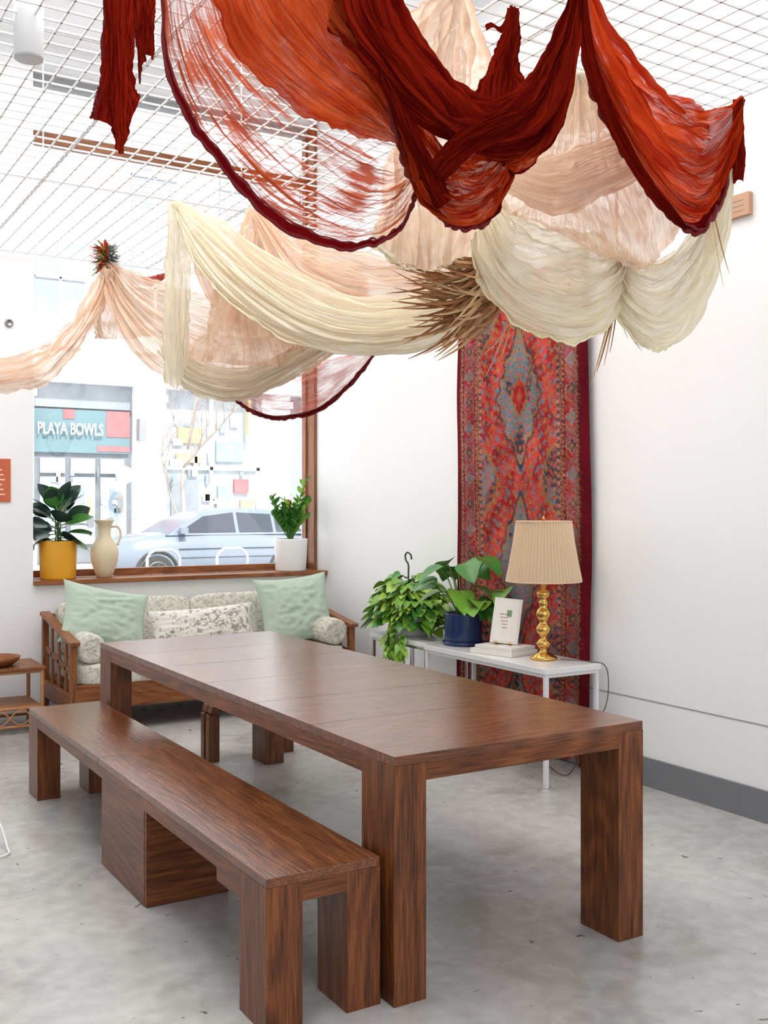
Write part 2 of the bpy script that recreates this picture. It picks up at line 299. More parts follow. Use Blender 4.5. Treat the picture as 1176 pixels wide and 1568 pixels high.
drape(F,[[(168,415,7.05),(152,482,6.8),(107,552,6.5),(50,597,6.3),(-60,602,6.1)],[(165,408,7.05),(146,462,6.8),(102,530,6.5),(46,572,6.3),(-60,585,6.1)],[(160,402,7.08),(135,450,6.9),(92,508,6.6),(38,545,6.4),(-60,560,6.2)]],c_peach,.045,3,17,110,70)
drape(F,[[(160,410,7.0),(150,450),(143,490),(150,518,7.0)],[(168,412,6.95),(170,450),(168,490),(172,520,6.95)],[(178,410,7.0),(196,450),(214,490),(238,515,7.0)]],c_peach,.04,4,18,60,60)
drape(F,[[(345,600,6.3),(385,630,6.2),(430,642,6.1),(490,628,6.0),(535,590,5.9),(575,540,5.8)],[(350,592,6.3),(392,607,6.2),(435,610),(490,595),(532,568),(574,536,5.8)],[(358,584,6.3),(400,585),(440,575),(490,555),(530,545),(573,530,5.8)]],c_pink,.025,4,19,90,60,.012,hm)
drape(F,[[(214,425,6.9),(228,438),(245,432),(256,420,6.8)],[(216,424,6.9),(230,424),(244,420),(256,418,6.8)]],c_redor,.02,2,20,30,20)
# ------------------------------------------------------------ room shell
def floor_mat():
    m,nt,b,o=newmat('concrete');N=nt.nodes;L=nt.links
    tc=N.new('ShaderNodeTexCoord')
    def nz(s,d,dist=0):
        n=N.new('ShaderNodeTexNoise');n.inputs['Scale'].default_value=s;n.inputs['Detail'].default_value=d;n.inputs['Distortion'].default_value=dist;L.new(tc.outputs['Object'],n.inputs['Vector']);return n.outputs['Fac']
    a=nz(1.1,7,.3);c=nz(14,8,.3);sp=nz(17,4,.6);st=nz(.5,3,.4);bl=nz(2.6,9,.8)
    ad=N.new('ShaderNodeMath');ad.operation='MULTIPLY_ADD';L.new(a,ad.inputs[0]);ad.inputs[1].default_value=1.2;L.new(c,ad.inputs[2])
    ad2=N.new('ShaderNodeMath');ad2.operation='MULTIPLY_ADD';L.new(st,ad2.inputs[0]);ad2.inputs[1].default_value=.8;L.new(ad.outputs[0],ad2.inputs[2])
    mr=N.new('ShaderNodeMapRange');mr.inputs[1].default_value=1.15;mr.inputs[2].default_value=1.85;L.new(ad2.outputs[0],mr.inputs[0])
    r=N.new('ShaderNodeValToRGB');e=r.color_ramp.elements;e[0].position=0;e[0].color=(.34,.33,.32,1);e[1].position=1;e[1].color=(.56,.55,.535,1)
    L.new(mr.outputs[0],r.inputs[0])
    b1=N.new('ShaderNodeMapRange');b1.inputs[1].default_value=.58;b1.inputs[2].default_value=.68;b1.inputs[4].default_value=.45;L.new(bl,b1.inputs[0])
    mx0=N.new('ShaderNodeMix');mx0.data_type='RGBA';L.new(b1.outputs[0],mx0.inputs['Factor']);L.new(r.outputs[0],mx0.inputs['A']);mx0.inputs['B'].default_value=(.25,.235,.215,1)
    pits=N.new('ShaderNodeMapRange');pits.inputs[1].default_value=.69;pits.inputs[2].default_value=.72;L.new(sp,pits.inputs[0])
    mx=N.new('ShaderNodeMix');mx.data_type='RGBA';L.new(pits.outputs[0],mx.inputs['Factor']);L.new(mx0.outputs['Result'],mx.inputs['A']);mx.inputs['B'].default_value=(.13,.115,.10,1)
    L.new(mx.outputs['Result'],b.inputs['Base Color'])
    rr=N.new('ShaderNodeMapRange');rr.inputs[1].default_value=.3;rr.inputs[2].default_value=.7;rr.inputs[3].default_value=.20;rr.inputs[4].default_value=.40;L.new(a,rr.inputs[0]);L.new(rr.outputs[0],b.inputs['Roughness'])
    bp=N.new('ShaderNodeBump');bp.inputs['Strength'].default_value=.1;bp.inputs['Distance'].default_value=.006;L.new(c,bp.inputs['Height']);L.new(bp.outputs[0],b.inputs['Normal'])
    return m
white=plain('white_paint',(.87,.875,.885),.6,var=.015,scale=3,bump=.05)
gray=plain('gray_baseboard',(.18,.19,.205),.5)
dark=plain('dark_gap',(.05,.05,.05),.8)
mgray=plain('mullion_gray',(.30,.31,.32),.6)
mb=MB();mb.box(-4,4.17,-3,7.85,-.1,0,floor_mat());mb.build('floor')
XR=4.17;ZC=4.9
mb=MB();mb.box(XR,XR+.2,-3,8.3,-.1,ZC,white)
mb.box(XR-.003,XR,-3,5.0,.462,.467,plain('seam_gray',(.30,.30,.30),.8));mb.build('wall_right')
mb=MB();mb.box(-4,1.76,7.85,8.3,-.1,ZC,white);mb.box(1.76,XR,7.85,8.3,-.1,.94,white);mb.box(1.76,XR,7.85,8.3,4.8,ZC,white);mb.build('wall_back')
mb=MB();mb.box(-4.2,-4,-3.2,8.3,-.1,ZC,white);mb.build('added_wall_left')  # unseen wall, added to block side sky light and deepen shadows
mb=MB();mb.box(-4,XR+.2,-3.2,-3,-.1,.6,white);mb.box(-4,XR+.2,-3.2,-3,3.9,ZC,white);mb.box(-4,-3.2,-3.2,-3,.6,3.9,white);mb.box(3.4,XR+.2,-3.2,-3,.6,3.9,white);mb.build('added_wall_front')  # unseen wall behind the camera, added with its opening to limit sky fill
mb=MB();mb.box(-4.2,XR+.2,-3.2,8.3,ZC,ZC+.1,white);mb.build('ceiling')
mb=MB();mb.box(XR-.018,XR,-3,4.5,0,.155,gray);mb.box(XR-.018,XR,5.9,7.85,0,.155,gray);mb.build('baseboard_right')
mb=MB();mb.box(1.762,XR-.002,7.80,8.12,.941,.975,ox);mb.build('trim_1',.004)
mb=MB()
mb.box(1.76,XR,8.13,8.2,.975,1.03,ox);mb.box(XR-.03,XR-.002,8.0,8.2,.975,4.8,oz);mb.box(XR-.045,XR-.02,8.13,8.2,.975,4.8,oz);mb.box(1.762,1.785,8.13,8.2,.975,4.8,dark)
mb.box(1.76,XR,8.1,8.2,4.27,4.36,ox);mb.box(1.76,XR,8.12,8.2,4.72,4.78,mgray)
g,nt,b,o=newmat('window_glass');nt.nodes.remove(b)
t=nt.nodes.new('ShaderNodeBsdfTransparent');gl=nt.nodes.new('ShaderNodeBsdfGlossy');gl.inputs['Roughness'].default_value=.02;ms=nt.nodes.new('ShaderNodeMixShader');ms.inputs[0].default_value=.06
nt.links.new(t.outputs[0],ms.inputs[1]);nt.links.new(gl.outputs[0],ms.inputs[2]);nt.links.new(ms.outputs[0],o.inputs['Surface'])
mb.box(1.785,XR-.06,8.165,8.17,1.03,4.75,g)
mb.build('window_1',.003)
# ceiling grid
gm=plain('grid_white_metal',(.90,.91,.92),.5,var=.01)
mb=MB();Z=3.34;sp=.10
x=-1.6
while x<3.80:
    mb.box(x-.0036,x+.0036,.8,7.8,Z,Z+.008,gm);x+=sp
y=.8
while y<7.81:
    mb.box(-1.6,3.79,y-.0036,y+.0036,Z,Z+.008,gm);y+=sp
for xx in (0.2,1.4,2.6,3.79): mb.box(xx-.009,xx+.009,.8,7.8,Z+.008,Z+.016,gm)
for yy in (2.2,4.1,6.0,7.8): mb.box(-1.6,3.8,yy-.009,yy+.009,Z+.008,Z+.016,gm)
for xx in (1.4,2.6,3.79):
    for yy in (2.2,4.1,6.0): mb.tube([(xx,yy,Z),(xx,yy,ZC)],.004,gm,6)
mb.build('ceiling_grid')
mb=MB();p=dark;mb.tube([(3.79,3.95,3.25),(4.17,3.95,3.25)],.012,p);mb.tube([(3.79,3.95,3.25),(3.79,3.95,3.36)],.012,p);mb.build('wall_bracket_rod')
mb=MB();c=S(44,50,3.9);mb.lathe((c.x,c.y,0),[(.03,c.z-.1),(.052,c.z-.1),(.054,c.z-.09),(.054,c.z+.30),(.01,c.z+.31)],plain('spot_gray',(.62,.63,.65),.4),28);mb.tube([(c.x,c.y,c.z+.1),(c.x,c.y,ZC)],.008,gm);mb.build('ceiling_spotlight')
# ------------------------------------------------------------ dining table
mb=MB();X0,X1,Y0,Y1=1.665,2.70,2.69,5.80;T=.76
ys=[Y0,3.24,3.72,4.245,4.77,5.25,Y1]
for i in range(6):
    a=ys[i]+(.0009 if i else 0);b_=ys[i+1]-(.0009 if i<5 else 0)
    mb.box(X0,X1,a,b_,T-.03,T,wxt)
mb.box(X0+.004,X1-.004,Y0+.004,Y1-.004,T-.034,T-.008,wx)
mb.box(X0,X0+.03,Y0,Y1,T-.085,T-.0302,wy);mb.box(X1-.03,X1,Y0,Y1,T-.085,T-.0302,wy)
mb.box(X0+.03,X1-.03,Y0,Y0+.03,T-.085,T-.0302,wx);mb.box(X0+.03,X1-.03,Y1-.03,Y1,T-.085,T-.0302,wx)
for (a,b_) in ((X0,X0+.115),(X1-.115,X1)):
    for (c,d) in ((Y0,Y0+.195),(Y1-.195,Y1)):
        mb.box(a-.001,b_+.001,c-.001,d,0,T-.0302,wz)
mb.build('dining_table',.0012)
mb=MB();X0,X1,Y0,Y1=1.262,1.642,2.735,5.72;T=.45
mb.box(X0,X1,Y0,4.43,T-.028,T,wyt);mb.box(X0,X1,4.433,Y1,T-.028,T,wyt)
mb.box(X0,X0+.03,Y0,Y1,T-.075,T-.0282,wy);mb.box(X1-.03,X1,Y0,Y1,T-.075,T-.0282,wy)
mb.box(X0+.03,X1-.03,Y0,Y0+.03,T-.085,T-.0282,wx);mb.box(X0+.03,X1-.03,Y1-.03,Y1,T-.085,T-.0282,wx)
mb.box(X0+.004,X0+.05,Y0+.18,3.12,T-.12,T-.03,wy)
for (a,b_) in ((X0,X0+.115),(X1-.115,X1)):
    for (c,d) in ((Y0,Y0+.19),(Y1-.19,Y1)):
        mb.box(a-.001,b_+.001,c-.001,d,0,T-.0282,wz)
mb.box(X0+.012,X1-.03,3.86,4.42,0.002,T-.03,wy);mb.box(X0+.014,X1-.032,3.84,3.8598,0.002,T-.031,wx)
mb.build('wooden_bench',.0015)
mb=MB();zt=.37;X0,X1=2.32,2.32+.55;Ya,Yb=5.85,5.93
for yy in (Ya,Yb):
    pts=[(X0+.03,yy,0),(X0+.03,yy,zt-.09),(X0+.045,yy,zt-.045),(X0+.09,yy,zt-.025),(X1-.09,yy,zt-.025),(X1-.045,yy,zt-.045),(X1-.03,yy,zt-.09),(X1-.03,yy,0)]
    for i in range(len(pts)-1): mb.beam(pts[i],pts[i+1],.07,.055,wz)
mb.box(X0+.06,X1-.06,Ya-.02,Yb+.02,zt-.03,zt+.005,wx)
mb.build('wooden_stool',.006)
# ------------------------------------------------------------ console tables
marble=plain('white_marble',(.80,.80,.80),.2,var=.05,scale=4);steel=plain('white_steel',(.75,.75,.76),.3,var=.02);chrome=plain('brushed_steel',(.6,.6,.62),.25,metal=1)
def console(x0,x1,y0,y1,z,legm):
    mb=MB();mb.box(x0,x1,y0,y1,z-.032,z,marble)
    for a in (x0+.02,x1-.02):
        for c in (y0+.02,y1-.02): mb.box(a-.012,a+.012,c-.012,c+.012,0,z-.032,legm)
    for a in (x0+.02,x1-.02): mb.box(a-.01,a+.01,y0+.02,y1-.02,z-.052,z-.032,legm)
    for c in (y0+.02,y1-.02): mb.box(x0+.02,x1-.02,c-.01,c+.01,z-.052,z-.032,legm)
    mb.build('console_table',.003)
console(3.64,4.04,4.34,5.53,.645,steel);console(3.68,4.04,5.56,6.27,.645,chrome)
# lamp
brass=plain('brass',(.70,.42,.12),.18,metal=1,var=.02)
shade,nt,b,o=newmat('lamp_shade_linen');N=nt.nodes;L=nt.links
b.inputs['Base Color'].default_value=(.90,.76,.58,1);b.inputs['Roughness'].default_value=.9
tl=N.new('ShaderNodeBsdfTranslucent');tl.inputs[0].default_value=(.9,.74,.52,1);ms=N.new('ShaderNodeMixShader');ms.inputs[0].default_value=.4
L.new(b.outputs[0],ms.inputs[1]);L.new(tl.outputs[0],ms.inputs[2]);L.new(ms.outputs[0],o.inputs['Surface'])
lx,ly,lz=3.87,4.63,.646
mb=MB();pr=[(.075,0),(.078,.012),(.06,.022),(.055,.03),(.03,.04),(.018,.055),(.03,.07),(.045,.09),(.03,.11),(.016,.12),(.022,.135),(.04,.155),(.045,.18),(.03,.2),(.02,.215),(.035,.235),(.045,.26),(.035,.285),(.018,.30),(.028,.315),(.028,.33),(.014,.345),(.038,.36),(.04,.385),(.014,.40),(.012,.52),(.02,.53),(.006,.54)]
mb.lathe((lx,ly,lz),pr,brass,32)
mb.lathe((lx,ly,lz),[(.210,.445),(.208,.46),(.188,.56),(.168,.68),(.155,.785),(.155,.79)],shade,480,flute=.038,fn=60,cap=False)
for (r_,z_) in ((.214,.447),(.158,.787)): mb.tube([(lx+r_*math.cos(t*math.pi/24),ly+r_*math.sin(t*math.pi/24),lz+z_) for t in range(49)],.004,shade,6)
mb.tube([(lx-.155,ly,lz+.78),(lx+.155,ly,lz+.78)],.003,brass);mb.tube([(lx,ly,lz+.5),(lx,ly,lz+.8)],.004,brass)
mb.lathe((lx,ly,lz),[(.002,.79),(.012,.80),(.002,.82)],brass,12)
mb.build('table_lamp')
cordm=plain('cord_dark',(.08,.07,.06),.6)
mb=MB();P=[Vector(p) for p in [(3.93,4.55,.652),(4.0,4.40,.652),(4.06,4.32,.62),(4.08,4.35,.4),(4.0,4.45,.2),(4.08,4.6,.02),(3.9,4.5,.01),(4.05,4.9,.01)]]
mb.tube([catmull(P,i/60) for i in range(61)],.003,cordm,6);mb.build('lamp_cord')
# books
paper=plain('paper_cream',(.82,.80,.76),.7);cover=plain('cover_white',(.78,.76,.72),.5);ink=plain('ink_tan',(.45,.33,.25),.7);green_ink=plain('ink_green',(.2,.3,.18),.7)
bx,by=3.83,4.95
mb=MB();M=Matrix.Translation((bx,by,.646))@Matrix.Rotation(math.radians(12),4,'Z')
mb.box(-.12,.12,-.16,.16,0,.028,cover,M);mb.box(-.118,.115,-.155,.155,.003,.025,paper,M);mb.box(-.11,.11,-.15,.13,.0285,.05,cover,M)
mb.build('book_stack',.002)
mb=MB();M=Matrix.Translation((bx,by,.703))@Matrix.Rotation(math.radians(-52),4,'Z')@Matrix.Rotation(math.radians(-14),4,'X')@Matrix.Rotation(math.radians(4),4,'Y')
mb.box(-.085,.085,-.008,.008,0,.27,cover,M);mb.box(-.072,.072,-.0095,-.008,.012,.256,paper,M)
for k in range(5):
    mb.box(-.02-.006*k,.01,-.0105,-.0095,.09+.02*k,.096+.02*k,ink,M)
mb.box(0,.03,-.0105,-.0095,.16,.2,green_ink,M)
mb.box(-.05,-.035,-.05,.06,-.004,.004,brass,M);mb.box(.035,.05,-.05,.06,-.004,.004,brass,M)
M2=Matrix.Translation((bx,by,.703))@Matrix.Rotation(math.radians(-52),4,'Z')
mb.beam(M@Vector((0,.01,.2)),M2@Vector((0,.12,.0)),.012,.006,brass)
mb.build('picture_frame',.001)
# ------------------------------------------------------------ plants
def leafm(n,c,r=.35):
    return plain(n,c,r,var=.35,scale=9)
gL=leafm('leaf_bright',(.17,.38,.04));gM=leafm('leaf_green',(.06,.22,.035));gD=leafm('leaf_dark',(.035,.075,.055),.25);gY=leafm('leaf_lime',(.32,.52,.07));soil=plain('soil',(.06,.04,.03),.95);stem=plain('stem_green',(.10,.22,.05),.6)
def pot(mb,c,r,h,mat,rt=None,saucer=False):
    rt=rt or r
    pr=[(r*.6,0),(r*.93,0),(r*.96,.01),(rt,h-.01),(rt,h),(rt-.012,h),(rt-.014,h-.03)]
    mb.lathe(c,pr,mat,40);mb.lathe((c[0],c[1],c[2]+h-.035),[(rt-.014,0),(rt-.02,.008)],soil,24)
    if saucer: mb.lathe(c,[(r*1.0,0),(r*1.08,.004),(r*1.1,.022),(r*1.0,.022)],mat,40)
navy=plain('navy_glaze',(.01,.035,.12),.25);yel=plain('mustard_glaze',(.80,.38,.02),.35);wpot=plain('white_glaze',(.82,.82,.82),.3,var=.02);clay=plain('stoneware_tan',(.72,.60,.42),.6,scale=20)
rnd=random.Random(3)
mb=MB();px,py,pz=3.86,5.40,.646;pot(mb,(px,py,pz),.122,.2,navy,.125,True)
for k in range(19):
    a=rnd.random()*6.283;rr=.06+.2*rnd.random();hh=.12+.26*rnd.random()
    if k<6: hh=.0+.1*rnd.random();rr=.17+.08*rnd.random();a=-1.9+rnd.random()*1.6
    top=Vector((px+rr*math.cos(a),py+rr*math.sin(a),pz+.2+hh));b0=Vector((px+.03*math.cos(a),py+.03*math.sin(a),pz+.17))
    top.x=min(top.x,4.03)
    mid=(b0+top)/2+Vector((0,0,.07))
    mb.tube([catmull([b0,mid,top],i/10) for i in range(11)],.004,stem,6)
    da=a+rnd.uniform(-.6,.6);dr=Vector((math.cos(da),math.sin(da),rnd.uniform(-.6,.1)))
    if top.x>3.95: dr.x=-abs(dr.x)
    mb.leaf(top-dr*.03,dr,rnd.uniform(.14,.20),rnd.uniform(.13,.18),gM if k%3 else gL,'heart',.35,.2,rnd.uniform(-.5,.5))
mb.clamp(x1=4.10);mb.build('potted_monstera')
mb=MB();px,py,pz=3.86,6.02,.646;pot(mb,(px,py,pz),.13,.17,wpot)
for k in range(620):
    a=rnd.random()*6.283;el=math.asin(rnd.random()**.8)*1.0;R=.20+.08*rnd.random()
    p=Vector((px+R*.85*math.cos(a)*math.cos(el),py+R*1.3*math.sin(a)*math.cos(el),pz+.09+R*1.05*math.sin(el)))
    p.z+=rnd.uniform(-.05,.05);p.z=max(p.z,pz+.03)
    dr=Vector((math.cos(a),math.sin(a),rnd.uniform(-.6,.3)))
    if p.x>3.98: dr.x=-.3
    mb.leaf(p,dr,rnd.uniform(.065,.10),rnd.uniform(.052,.082),[gL,gY,gL,gM,gY][k%5],'heart',.35,.2,rnd.uniform(-.7,.7),6)
    if k%4==0: mb.tube([(px,py,pz+.15),(p+Vector((px,py,pz+.3)))/2,p],.0025,stem,5)
for k in range(6):
    y0=py+rnd.uniform(-.3,.12);x0=3.655-.01*rnd.random();ln=rnd.uniform(.12,.26)
    pts=[Vector((px-.1,y0,pz+.14)),Vector((x0+.02,y0,pz+.06)),Vector((x0-.01,y0,pz-.05)),Vector((x0,y0+.02,pz-ln))]
    mb.tube([catmull(pts,i/12) for i in range(13)],.0025,stem,5)
    for j in range(7):
        p=catmull(pts,.45+.55*j/7);mb.leaf(p,(rnd.uniform(-.6,.2),rnd.uniform(-1,1),-.5),.07,.05,[gL,gY][j%2],'heart',.4,.2,rnd.uniform(-.6,.6),6)
hk=[Vector((px+.0,py+.03,pz+.15)),Vector((px,py+.03,pz+.4)),Vector((px,py+.03,pz+.47)),Vector((px+.0,py+.06,pz+.50)),Vector((px,py+.07,pz+.535)),Vector((px,py+.04,pz+.555)),Vector((px,py+.0,pz+.54)),Vector((px,py-.01,pz+.51))]
mb.tube([catmull(hk,i/50) for i in range(51)],.006,dark,8)
mb.clamp(x1=4.10);mb.build('potted_pothos')
# rubber plant
mb=MB();px,py,pz=1.965,7.955,.9755;pot(mb,(px,py,pz),.135,.285,yel,.14)
for k in range(24):
    a=k*2.4+.3;h=.02+.016*k
    el=min(1.15,-.3+k*.064);b0=Vector((px+.02*math.cos(a),py+.02*math.sin(a),pz+.28+h*.65))
    dr=Vector((math.cos(a)*math.cos(el)*1.2,-abs(math.sin(a)*math.cos(el))*.7 if k%2 else math.sin(a)*math.cos(el)*.4,math.sin(el)))
    mb.tube([b0-Vector((0,0,.05)),b0,b0+dr*.05],.005,stem,6)
    mb.leaf(b0+dr*.04,dr,rnd.uniform(.19,.24),rnd.uniform(.13,.17),gD if k%5 else gM,'ovate',.15,.2,rnd.uniform(-.9,.9),10)
mb.tube([(px,py,pz+.2),(px,py,pz+.52)],.009,stem)
mb.clamp(x0=1.775,x1=2.2,y1=8.11);mb.build('potted_rubber_plant')
mb=MB();vx,vy=2.315,7.96
mb.lathe((vx,vy,.9755),[(.05,0),(.058,.005),(.075,.05),(.1,.12),(.108,.18),(.10,.23),(.07,.28),(.05,.31),(.048,.36),(.052,.40),(.075,.43),(.078,.44),(.066,.44),(.045,.40)],clay,40)
hp=[Vector((vx+.045,vy-.01,1.36)),Vector((vx+.10,vy-.02,1.36)),Vector((vx+.12,vy-.02,1.30)),Vector((vx+.095,vy-.02,1.22))]
mb.tube([catmull(hp,i/16) for i in range(17)],.009,clay);mb.build('ceramic_vase')
mb=MB();px,py,pz=3.90,7.96,.9755;pot(mb,(px,py,pz),.135,.27,wpot,.142)
for k in range(20):
    a=rnd.random()*6.283;lean=rnd.uniform(.03,.2);hh=rnd.uniform(.16,.36)
    if k==0: a=.2;lean=.20;hh=.50
    b0=Vector((px,py,pz+.24));tp=Vector((min(px+lean*math.cos(a),4.06),py+lean*math.sin(a)*.7,pz+.27+hh))
    pts=[b0,(b0+tp)/2+Vector((-.01,0,.02)),tp]
    mb.tube([catmull(pts,i/10) for i in range(11)],.005,stem,6)
    for j in range(11):
        p=catmull(pts,.3+.7*j/11)
        s_=1 if j%2 else -1
        mb.leaf(p,(s_*.8*math.cos(a+1.5)+.1,s_*.6,.7),rnd.uniform(.08,.11),.045,gM if k%3 else gL,'ovate',.1,.2,rnd.uniform(-.5,.5),6)
for k in range(3): mb.leaf((px-.06,py-.05,pz+.5),(-.2+.2*k,-.2,1),.12,.04,yel if k else gY,'ovate',.05)
mb.clamp(x1=4.11,y1=8.12);mb.build('potted_zz_plant')
# ------------------------------------------------------------ rug
NX,NY=220,480
W0,W1=5.83,4.53;ZT,ZB=2.98,.015
def base(X,Y):
    a=abs(X-NX/2)/(NX/2.);yy=Y/NY*(ZT-ZB)
    xm=a*.65
    red=(.32,.018,.018);coral=(.50,.055,.042);blue=(.11,.18,.22);navy=(.035,.04,.06);must=(.32,.15,.05);mau=(.28,.07,.08);dkr=(.12,.006,.012);pk=(.43,.17,.14)
    n=noise.noise(Vector((X*.05,yy*6,3)))
    n2=noise.noise(Vector((X*.16,yy*26,13)))
    def tile(x,y,p,s):
        fx=(x/p)%1-.5;fy=(y/p)%1-.5
        r=math.hypot(fx,fy);th=math.atan2(fy,fx)
        return r<s*(.75+.3*math.cos(6*th+s))
    if a>.93: return dkr
    if a>.905: return must if int(yy*110)%3 else navy
    if a>.66:
        t=(a-.66)/.245
        if t<.07 or t>.93: return navy if int(yy*60)%2 else pk
        if t<.16 or t>.84: return coral if tile(t*.2,yy,.03,.3) else dkr
        fy=(yy/.17)%1-.5;fx=t-.5
        r=math.hypot(fx*.9,fy);th=math.atan2(fy,fx)
        R=.30+.08*math.cos(4*th)
        if r<R*.3: return must
        if r<R*.65: return blue if int(yy/.17)%2 else navy
        if r<R*.82: return pk
        if r<R: return red
        if abs(math.sin(yy*37)*.33-fx)<.05: return must
        if tile(t*.16,yy,.045,.25): return blue
        return mau if n>-.1 else red
    if a>.62: return must if (int(yy*90))%2 else dkr
    if a>.585: return pk if int(yy*45)%2 else navy
    P=1.06;y2=(yy-.77+P/2)%P-P/2;my=abs(y2)
    th=math.atan2(my,xm+1e-6)
    q=(xm/.215)**1.35+(my/.40)**1.1
    lob=.09*math.cos(12*th)
    v=math.sin(xm*80+math.sin(y2*44)*1.6)*math.sin(y2*62+math.sin(xm*50))
    if q<1+lob:
        if q<.08: return must if q<.03 else coral
        if q<.30+lob*.5:
            return (red if v<.3 else coral) if q<.25 else must
        if q>.92+lob: return must
        if v>.58: return must
        if v<-.65: return coral
        if .12<v<.2: return navy
        return blue if n>-.25 else navy
    if q<1.10+lob: return navy
    cq=(max(0,.38-xm)/.16)**1.5+(max(0,P/2-my)/.22)**1.5
    if cq<1:
        if cq>.86: return must
        if v>.45: return must
        if v<-.5: return coral
        return navy if n+.6*n2>0 else blue
    w=math.sin(xm*60+1.9*math.sin(y2*27))*math.sin(y2*49+xm*21)
    if w>.68: return must
    if w<-.74: return blue
    if .2<w<.28: return dkr
    if tile(xm+.02,y2,.10,.20): return navy if int(my/.10)%2 else blue
    return coral if n+.5*n2>-.05 else red
rg=random.Random(9)
def rugcol(X,Y):
    j=.8+1.2*max(0,noise.noise(Vector((X*.04,Y*.03,11))))
    cs=[base(X+rg.gauss(0,j),Y+rg.gauss(0,j)) for _ in range(2)]
    c=[(cs[0][k]+cs[1][k])/2 for k in range(3)]
    k=.74+.46*rg.random()+.4*noise.noise(Vector((X*.06,Y*.02,5)))
    w=max(0,min(.12,.02+.3*noise.noise(Vector((X*.09,Y*.11,8)))))
    if abs(X-NX/2)/(NX/2)>.93: w=0
    c=[(c[i]*(1-w)+(.42,.20,.17)[i]*w)*k for i in range(3)]
    return (min(1,c[0]),min(1,c[1]),min(1,c[2]),1)
vs=[];cols=[]
for i in range(NX+1):
    for j in range(NY+1):
        u=i/NX;v=j/NY
        off=.035+.012*math.sin(u*9+v*2)+.01*noise.noise(Vector((u*4,v*6,2)))
        y=W0+(W1-W0)*u+.012*math.sin(v*9)*(1 if u>.5 else .6)
        if u>.92: off+=.045*math.sin((u-.92)/.08*math.pi)
        vs.append((XR-.01-off,y,ZT+(ZB-ZT)*v));cols.append(rugcol(i,j))
fs=[(i*(NY+1)+j,i*(NY+1)+j+1,(i+1)*(NY+1)+j+1,(i+1)*(NY+1)+j) for i in range(NX) for j in range(NY)]
me=bpy.data.meshes.new('hanging_rug');me.from_pydata(vs,[],fs)
me.polygons.foreach_set('use_smooth',[True]*len(me.polygons))
ca=me.color_attributes.new('weave','FLOAT_COLOR','POINT');ca.data.foreach_set('color',[x for c in cols for x in c])
m,nt,b,o=newmat('rug_wool');at=nt.nodes.new('ShaderNodeAttribute');at.attribute_name='weave';nt.links.new(at.outputs['Color'],b.inputs['Base Color']);b.inputs['Roughness'].default_value=.95;b.inputs['Specular IOR Level'].default_value=.1
no=nt.nodes.new('ShaderNodeTexNoise');no.inputs['Scale'].default_value=180;bp=nt.nodes.new('ShaderNodeBump');bp.inputs['Strength'].default_value=.4;bp.inputs['Distance'].default_value=.005;nt.links.new(no.outputs['Fac'],bp.inputs['Height']);nt.links.new(bp.outputs[0],b.inputs['Normal'])
me.materials.append(m);ob=bpy.data.objects.new('hanging_rug',me);sc.collection.objects.link(ob)
# ------------------------------------------------------------ pillows & sofa
def pillow(mb,M,w,h,T,mat,seed=0,n=40,wr=.012):
    vs=[];fs=[]
    for sgn in (1,-1):
        for i in range(n+1):
            for j in range(n+1):
                u=-1+2*i/n;v=-1+2*j/n
                x=w/2*u*(1-.10*(1-v*v));z=h/2*v*(1-.10*(1-u*u))
                t=T/2*max(0,(1-u**4)*(1-v**4))**.5*(.7+.3*(1-u*u)*(1-v*v))
                t*=1+.15*noise.noise(Vector((u*2+seed,v*2,sgn)))
                e=(1-u**4)*(1-v**4)
                t+=wr*(1-2*abs(noise.noise(Vector((u*2.5+v*1.5+seed,v*4-u,seed)))))*e*.8+wr*.5*noise.noise(Vector((u*8+seed,v*8,seed)))*e
                vs.append(M@Vector((x,sgn*-t,z)))
    o=(n+1)**2
    for q in (0,1):
        for i in range(n):
            for j in range(n):
                a=q*o+i*(n+1)+j;f=(a,a+n+1,a+n+2,a+1);fs.append(f if q==0 else tuple(reversed(f)))
    mb.add(vs,fs,mat,True)
mint=plain('sage_linen',(.46,.56,.46),.9,var=.06,scale=60)
def floral(name,base,spot,sc_=26,th=.5):
    m,nt,b,o=newmat(name);N=nt.nodes;L=nt.links;tc=N.new('ShaderNodeTexCoord')
    v=N.new('ShaderNodeTexNoise');v.inputs['Scale'].default_value=sc_;v.inputs['Detail'].default_value=2;v.inputs['Distortion'].default_value=1.5;L.new(tc.outputs['Object'],v.inputs['Vector'])
    r=N.new('ShaderNodeValToRGB');e=r.color_ramp.elements;e[0].position=th;e[0].color=base+(1,);e[1].position=th+.06;e[1].color=spot+(1,)
    L.new(v.outputs['Fac'],r.inputs[0]);L.new(r.outputs[0],b.inputs['Base Color']);b.inputs['Roughness'].default_value=.9;return m
fab=floral('sofa_floral',(.70,.68,.60),(.48,.46,.38),34,.50);fab2=floral('lumbar_floral',(.78,.76,.71),(.38,.34,.28),20,.53)
